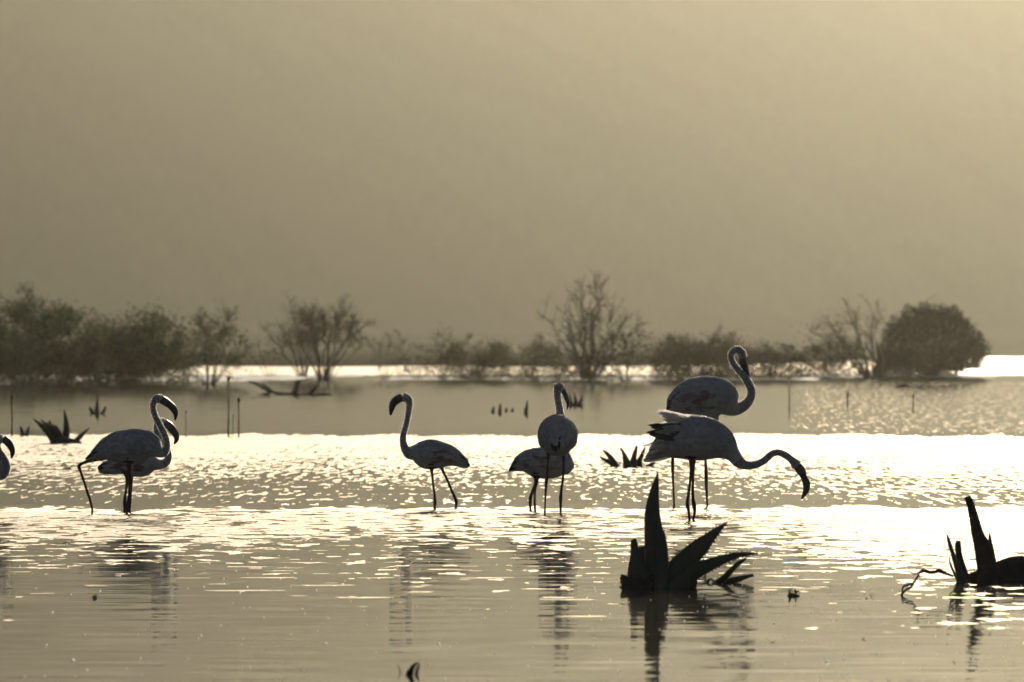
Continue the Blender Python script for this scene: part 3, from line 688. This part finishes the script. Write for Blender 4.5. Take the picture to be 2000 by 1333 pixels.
# ------------------------------------------------------------------ aloes and driftwood in the lake
def leaf(root, name, ywater, x0, nodes, mat, teeth=0, thick=0.42, dep=0.0, depend=None, toothpx=2.6, seed=1, cut=False):
    """nodes: (x, y, half width px) from foot to tip."""
    D = D_of(ywater); ppm = F / D; r = random.Random(seed); n = len(nodes)
    de = dep if depend is None else depend
    ns = [((q[0] - x0) / ppm, dep + (de - dep) * i / (n - 1), (ywater - q[1]) / ppm, q[2] / ppm, q[2] / ppm * thick) for i, q in enumerate(nodes)]
    m = MB(); loft(m, ns, (0, 1, 0), 12, 5)
    if teeth:
        pts = catmull(ns, 12); acc = 0; step = toothpx * 2.3 / ppm
        for i in range(1, len(pts) - 1):
            a, b = Vector(pts[i - 1][:3]), Vector(pts[i + 1][:3]); acc += (Vector(pts[i][:3]) - a).length
            if acc < step: continue
            acc = 0; t = (b - a).normalized(); v = t.cross(Vector((0, 1, 0))).normalized(); c = Vector(pts[i][:3])
            for sg in (-1, 1):
                e = c + v * sg * pts[i][3] * 0.96; L2 = toothpx * 1.35 / ppm * r.uniform(.6, 1.3); tip = e + v * sg * L2 + t * L2 * .5
                ii = [m.vert(e - t * L2 * .55 + Vector((0, -.004, 0))), m.vert(e + t * L2 * .55 + Vector((0, -.004, 0))), m.vert(e + Vector((0, .006, 0))), m.vert(tip)]
                m.face((ii[0], ii[1], ii[3])); m.face((ii[1], ii[2], ii[3])); m.face((ii[2], ii[0], ii[3]))
    return m.build(name, mat, root)

YW = 1148
D = D_of(YW); root = empty('aloe_plant', ((1290 - 1000) / F * D, D, 0), 'big black drowned aloe in the foreground with one tall spike and toothed leaves', 'plant', 'drowned aloes')
A = M['aloe']
leaf(root, 'leaf', YW, 1290, [(1284, 1158, 22), (1282, 1110, 22), (1281, 1075, 22), (1277, 1040, 18.5), (1274, 1005, 15), (1276, 975, 11), (1280, 948, 6.5), (1284.5, 923, 0.6)], A, 1, 0.35, 0.02, -0.02, 1.6, 2)
leaf(root, 'leaf', YW, 1290, [(1292, 1155, 16), (1294, 1110, 12), (1293, 1075, 10.5), (1291, 1045, 8), (1288, 1030, 3)], A, 1, 0.4, -0.08, -0.05, 1.8, 3)
leaf(root, 'leaf', YW, 1290, [(1297, 1158, 22), (1322, 1115, 22), (1345, 1090, 20.5), (1368, 1068, 16.5), (1388, 1049, 10.5), (1405, 1034, 5.5), (1422, 1020, 0.6)], A, 1, 0.3, -0.04, 0.05, 3.0, 4)
leaf(root, 'leaf', YW, 1290, [(1310, 1158, 18), (1345, 1122, 17), (1375, 1106, 13.5), (1403, 1095, 9.5), (1430, 1085.5, 6.8), (1455, 1080.5, 4.0), (1480, 1080, 0.6)], A, 1, 0.3, -0.10, -0.16, 2.8, 5)
leaf(root, 'leaf', YW, 1290, [(1258, 1160, 30), (1247, 1125, 22), (1243, 1100, 15), (1240, 1080, 8.5), (1238, 1058, 6), (1237, 1054, 4.0)], A, 1, 0.4, -0.02, 0, 1.5, 6)
leaf(root, 'leaf', YW, 1290, [(1270, 1158, 30), (1260, 1115, 22), (1255, 1090, 13), (1254, 1068, 6)], A, 1, 0.4, 0.06, 0.08, 2.0, 7)
leaf(root, 'leaf', YW, 1290, [(1262, 1158, 24), (1236, 1142, 18), (1222, 1134, 12), (1213, 1121, 2)], M['dead_leaf'], 1, 0.5, -0.1, -0.12, 2.4, 8)
leaf(root, 'leaf', YW, 1290, [(1330, 1164, 20), (1342, 1145, 18), (1352, 1134, 12), (1356, 1126, 4)], M['dead_leaf'], 1, 0.5, -0.05, 0, 1.5, 9)
leaf(root, 'stump', YW, 1290, [(1212, 1156, 9), (1240, 1148, 22), (1283, 1146, 27), (1330, 1148, 23), (1356, 1154, 10)], M['dead_leaf'], 1, 0.7, 0, 0, 2.2, 10)

def small_aloe(name, ywater, x0, leaves, label, cat='plant', group='drowned aloes', teeth=1.2, mat=A, part='leaf', thick=0.4):
    D = D_of(ywater); rt = empty(name, ((x0 - 1000) / F * D, D, 0), label, cat, group)
    for i, ns in enumerate(leaves):
        leaf(rt, part, ywater, x0, ns, mat, 1 if teeth else 0, thick, ((i * 37) % 5 - 2) * 0.02, ((i * 53) % 7 - 3) * 0.04, teeth or 1, i + 3)
    return rt
small_aloe('fallen_leaf', 1139, 1430, [[(1392, 1144, 6), (1412, 1130, 6), (1426, 1115, 5.2), (1437, 1103, 4.2), (1448, 1095, 3.2), (1456, 1089, 1.4)],
    [(1398, 1143, 5), (1418, 1137, 5.6), (1440, 1132.5, 6), (1458, 1127, 3.6), (1472, 1124, 2.2)], [(1381, 1140, 2), (1386, 1131.5, 1.6), (1391, 1132, 1.4), (1397, 1140, 2)]],
    'pair of loose toothed aloe leaves afloat just right of the big drowned aloe', 'leaf', teeth=1.6)
small_aloe('aloe_plant', 911, 1230, [[(1228, 913, 8), (1222, 898, 6), (1218, 886, 3), (1211, 875, 1.6)], [(1236, 913, 9), (1238, 895, 5.5), (1241, 883, 3.6), (1244, 871, 1.6)],
    [(1244, 913, 8), (1250, 898, 5), (1255, 886, 3.4), (1260, 872, 1)], [(1205, 914, 5), (1198, 902, 5.5), (1188, 889, 4), (1178, 880, 1.4)], [(1204, 914, 5), (1192, 905, 4), (1181, 898, 3), (1171, 893, 1)],
    [(1217, 909, 4), (1235, 906, 6.5), (1254, 909, 4)], [(1262, 912, 3), (1272, 908, 3.4), (1279, 902, 1)]],
    'low aloe rosette behind the tall spike, left of the stooping flamingo')
lv = []
for i in range(12):
    t = i / 11; lv.append([(108 + t * 18, 868, 6), (96 + t * 22, 850, 4.5), (82 + t * 26, 833, 3), (66 + t * 30 + (i % 3) * 4, 818 + (i % 4) * 5 + t * 4, 0.8)])
small_aloe('aloe_plant', 866, 125, lv + [[(126, 869, 8), (129, 845, 6.5), (128, 822, 4), (124, 800, 1)], [(140, 869, 5), (152, 858, 5), (162, 848, 3.6), (174, 836, 0.8)], [(98, 866, 4), (125, 861, 7), (160, 866, 3)]],
    'spiky dark aloe in the calm water above the two birds at the left', teeth=0.8)
small_aloe('aloe_plant', 852, 48, [[(45, 854, 4), (43, 842, 3.4), (41, 833, 1)], [(51, 854, 4), (54, 842, 3), (57, 832, 1)]], 'small dark aloe tip beside the left spiky aloe', teeth=0)
small_aloe('aloe_plant', 809, 190, [[(190, 811, 5), (190, 796, 4), (191, 782, 2), (192, 768, 0.8)], [(184, 811, 4), (178, 802, 3.5), (174, 795, 1)], [(197, 811, 3.5), (203, 803, 3), (207, 794, 1)]],
    'small drowned aloe with an orange-tipped shoot, above the left spiky aloe', teeth=0)
small_aloe('aloe_plant', 794, 1125, [[(1115, 796, 4), (1114, 782, 3), (1112, 768, 1)], [(1122, 796, 4), (1124, 782, 3), (1120, 766, 1)], [(1129, 796, 4), (1134, 785, 3), (1138, 774, 1)], [(1112, 795, 3), (1125, 789, 5), (1139, 794, 3)]],
    'small drowned aloe just right of the downturned head of the bird facing away', teeth=0)
for (x, y, hh, lean, wd, lab) in ((963, 806, 12, 1, 3, 'leftmost short dark stub of the row in the calm water'), (977, 808, 20, 0, 3, 'tallest short dark stub of the row of four in the calm water'),
        (990, 804, 8, -2, 2.6, 'third low stub of the row in the calm water'), (1001, 804, 7, 1, 2.4, 'rightmost tiny stub of the row in the calm water'),
        (1028, 809, 27, 2, 3, 'lone leaning dark stub left of the bird facing away')):
    small_aloe('stub', y, x, [[(x, y + 3, wd), (x + lean * .5, y - hh * .5, wd * .8), (x + lean, y - hh, 0.8)], [(x - 3, y + 3, 1.6), (x - 3, y - hh * .3, 1.2), (x - 3 - lean, y - hh * .45, .5)]],
        lab, 'stub', 'stubs poking out of the calm water', teeth=0, part='spike')
small_aloe('debris_tuft', 1165, 1550, [[(1540, 1167, 2.4), (1541, 1158, 2), (1538, 1151, .6)], [(1546, 1167, 2), (1544, 1157, 1.6), (1548, 1150, .6)], [(1552, 1167, 2.2), (1554, 1158, 2), (1552, 1151, 1)], [(1558, 1166, 2), (1560, 1161, 1.6), (1563, 1156, .5)], [(1538, 1165, 2), (1549, 1162, 3), (1560, 1165, 2)]],
    'small dark tuft of debris afloat right of the big drowned aloe', 'debris', 'bits of flotsam', teeth=0)
small_aloe('debris_tuft', 1317, 808, [[(803, 1322, 5), (803, 1310, 5), (807, 1300, 4), (815, 1292, 1.5)], [(812, 1321, 4), (815, 1308, 3), (818, 1296, 1.5)], [(795, 1322, 4), (798, 1312, 4), (800, 1306, 2)], [(783, 1320, 1.6), (780, 1309, 1.4), (777, 1298, .9)]],
    'dark curled scrap of leaf poking out at the bottom of the picture', 'debris', 'bits of flotsam', teeth=0)
small_aloe('floating_seed', 1168, 188, [[(183, 1167, 1.5), (187, 1164.5, 3), (192, 1167, 1.5)], [(187, 1169, 2), (188, 1165, 2.5), (188, 1161, 1)]],
    'tiny black speck afloat alone in the lower left water', 'debris', 'bits of flotsam', teeth=0, part='scrap')
# right foreground stump group
YW = 1136
D = D_of(YW); root = empty('drowned_stump', ((1920 - 1000) / F * D, D, 0), 'drowned stump at the right edge with a tall pale spike rising from it', 'stump', 'drowned aloes')
leaf(root, 'spike', YW, 1920, [(1929, 1148, 21), (1927, 1110, 19), (1920, 1072, 17), (1910, 1045, 12), (1903, 1015, 9.5), (1897, 990, 8), (1891, 974, 6.6), (1890, 971, 5.4)], M['dead_leaf'], 1, 0.6, 0, 0.02, 1.0, 3)
leaf(root, 'spike', YW, 1920, [(1940, 1110, 9), (1937, 1075, 5), (1934, 1052, 3), (1933, 1042, 1)], M['dead_leaf'], 0, 0.6, 0.02, 0.03, 1.0, 4)
leaf(root, 'spike', YW, 1920, [(1885, 1146, 13), (1876, 1110, 10), (1872, 1085, 6.5), (1870, 1066, 6), (1871, 1056, 4.6)], M['dead_leaf'], 1, 0.6, -.05, -.04, 1.2, 5)
leaf(root, 'spike', YW, 1920, [(1880, 1140, 9), (1868, 1110, 6), (1858, 1080, 4), (1851, 1058, 3.4), (1846, 1040, 0.6)], A, 1, 0.5, -.10, -.12, 1.0, 6)
leaf(root, 'spike', YW, 1920, [(1870, 1138, 4), (1860, 1118, 2.4), (1852, 1100, 1.6), (1850, 1086, .6)], A, 1, 0.5, -.15, -.17, 1.2, 7)
leaf(root, 'stump', YW, 1920, [(1872, 1144, 8), (1895, 1138, 16), (1935, 1132, 25), (1965, 1124, 30), (1990, 1120, 33), (2020, 1122, 30), (2060, 1134, 18)], M['dead_leaf'], 1, 0.6, .06, .1, 2.2, 8)

def stick(name, ywater, x0, chains, label, cat, mat=M['wood'], group=None, part='branch'):
    D = D_of(ywater); ppm = F / D; rt = empty(name, ((x0 - 1000) / ppm, D, 0), label, cat, group)
    for ch in chains:
        m = MB(); tube(m, catmull([((q[0] - x0) / ppm, (q[3] if len(q) > 3 else 0), (ywater - q[1]) / ppm, q[2] / ppm) for q in ch], 4), 7)
        m.build(part, mat, rt)
    return rt
stick('dead_branch', 1163, 1790, [[(1758, 1168, 2.4), (1766, 1155, 2.2), (1779, 1147, 2.4), (1788, 1133, 1.8), (1795, 1122, 2)], [(1762, 1160, 2), (1764, 1146, 2), (1774, 1143, 2.6), (1782, 1140, 1.5)],
    [(1777, 1119, .8), (1790, 1121, 1.8), (1803, 1115, 3.6), (1815, 1118, 3.4), (1826, 1118, 3), (1834, 1115, 4.4), (1846, 1120, 3), (1862, 1126, 2)]],
    'thin crooked dead branch poking out left of the right-hand stump', 'branch')
stick('driftwood', 772, 560, [[(484, 746, 2, 1), (500, 750, 3, .5), (520, 761, 3.2), (545, 769, 3.4), (575, 771, 3.6), (610, 771, 2.4)], [(560, 774, 4), (575, 768, 6), (580, 752, 5), (584, 742, 3)], [(500, 774, 2), (530, 765, 3), (512, 750, 2)], [(600, 774, 4), (612, 762, 4), (618, 752, 2)], [(590, 774, 3), (625, 770, 3), (650, 771, 1.6)]],
    'long dark driftwood trunk half sunk in front of the fan-shaped trees', 'driftwood', group='driftwood off the far bank')
stick('driftwood', 744, 1715, [[(1713, 738, 12), (1716, 722, 10), (1719, 700, 7), (1716, 685, 4), (1712, 672, 3)], [(1716, 715, 4), (1700, 690, 3), (1690, 668, 2)]],
    'dark upright dead trunk at the left foot of the domed bush', 'stump', group='driftwood off the far bank')
stick('driftwood', 758, 1800, [[(1750, 760, 3), (1762, 752, 4), (1780, 757, 3)], [(1795, 759, 2), (1812, 748, 2), (1838, 740, 1.5)], [(1790, 758, 2), (1850, 757, 2), (1870, 756, 1)]],
    'low dark sticks lying in front of the domed bush', 'driftwood', group='driftwood off the far bank')
def stalk(x, ybase, ytop, label, w=2.2, head=4):
    w *= 0.72; head *= 0.8
    stick('flower_stalk', ybase, x, [[(x, ybase + 2, w), (x + .5, (ybase + ytop) / 2, w * .8), (x - .5, ytop + 14, w * .8), (x, ytop + 8, head * .6), (x + .5, ytop + 4, head), (x, ytop, head * .5)]],
        label, 'stalk', M['stalk'], 'old flower stalks standing in the lake', 'stem')
stalk(23, 850, 770, 'rust-brown flower stalk at the left edge of the calm water', 2.6)
stalk(446, 853, 735, 'tallest brown flower stalk, right of the two overlapping flamingos', 2.6, 5)
stalk(466, 852, 776, 'shorter flower stalk just right of the tallest brown one', 2.4, 4.5)
stalk(455, 850, 808, 'thin stalk stub between the two brown flower stalks', 1.6, 1.8)
stalk(363, 852, 800, 'faint thin stalk standing behind the head of the striding flamingo', 1.5, 2)
stalk(1541, 800, 733, 'thin pale stalk in the glittering water left of the domed bush', 1.9, 2.8)
stalk(1655, 795, 765, 'short reddish stalk in the middle of the glittering water', 2.6, 3.5)
stalk(1783, 800, 770, 'short reddish stalk below the domed bush in the glittering water', 2.6, 3)

# floating specks that catch the sun near the camera
T = NT('bubble'); b = T.n('ShaderNodeBsdfPrincipled'); b.inputs['Base Color'].default_value = (0.8, 0.75, 0.65, 1)
b.inputs['Roughness'].default_value = 0.22; b.inputs['Specular IOR Level'].default_value = 0.9; T.l(b.outputs[0], T.out.inputs['Surface'])
mb = MB(); r = random.Random(99)
for k in range(650):
    D = r.uniform(22, 41) if r.random() < .8 else r.uniform(41, 60)
    x = (r.uniform(-1050, 1050) if r.random() < .45 else r.uniform(150, 1050)) / F * D
    rr = r.uniform(0.0022, 0.0050) * (1.7 if r.random() < 0.1 else 1); c = Vector((x, D, 0.001))
    rings = []
    for j in range(3):
        el = j * 0.6; rings.append([mb.vert(c + Vector((math.cos(a) * math.cos(el), math.sin(a) * math.cos(el), math.sin(el))) * rr) for a in [i * 1.0472 for i in range(6)]])
    top = mb.vert(c + Vector((0, 0, rr)))
    for A1, B1 in zip(rings, rings[1:]):
        for i in range(6): mb.face((A1[i], A1[(i + 1) % 6], B1[(i + 1) % 6], B1[i]))
    for i in range(6): mb.face((rings[-1][i], rings[-1][(i + 1) % 6], top))
tag(mb.build('foam_bubbles', T.mat), 'small bubbles scattered over the near water, glinting in the sun', 'foam', kind='stuff')
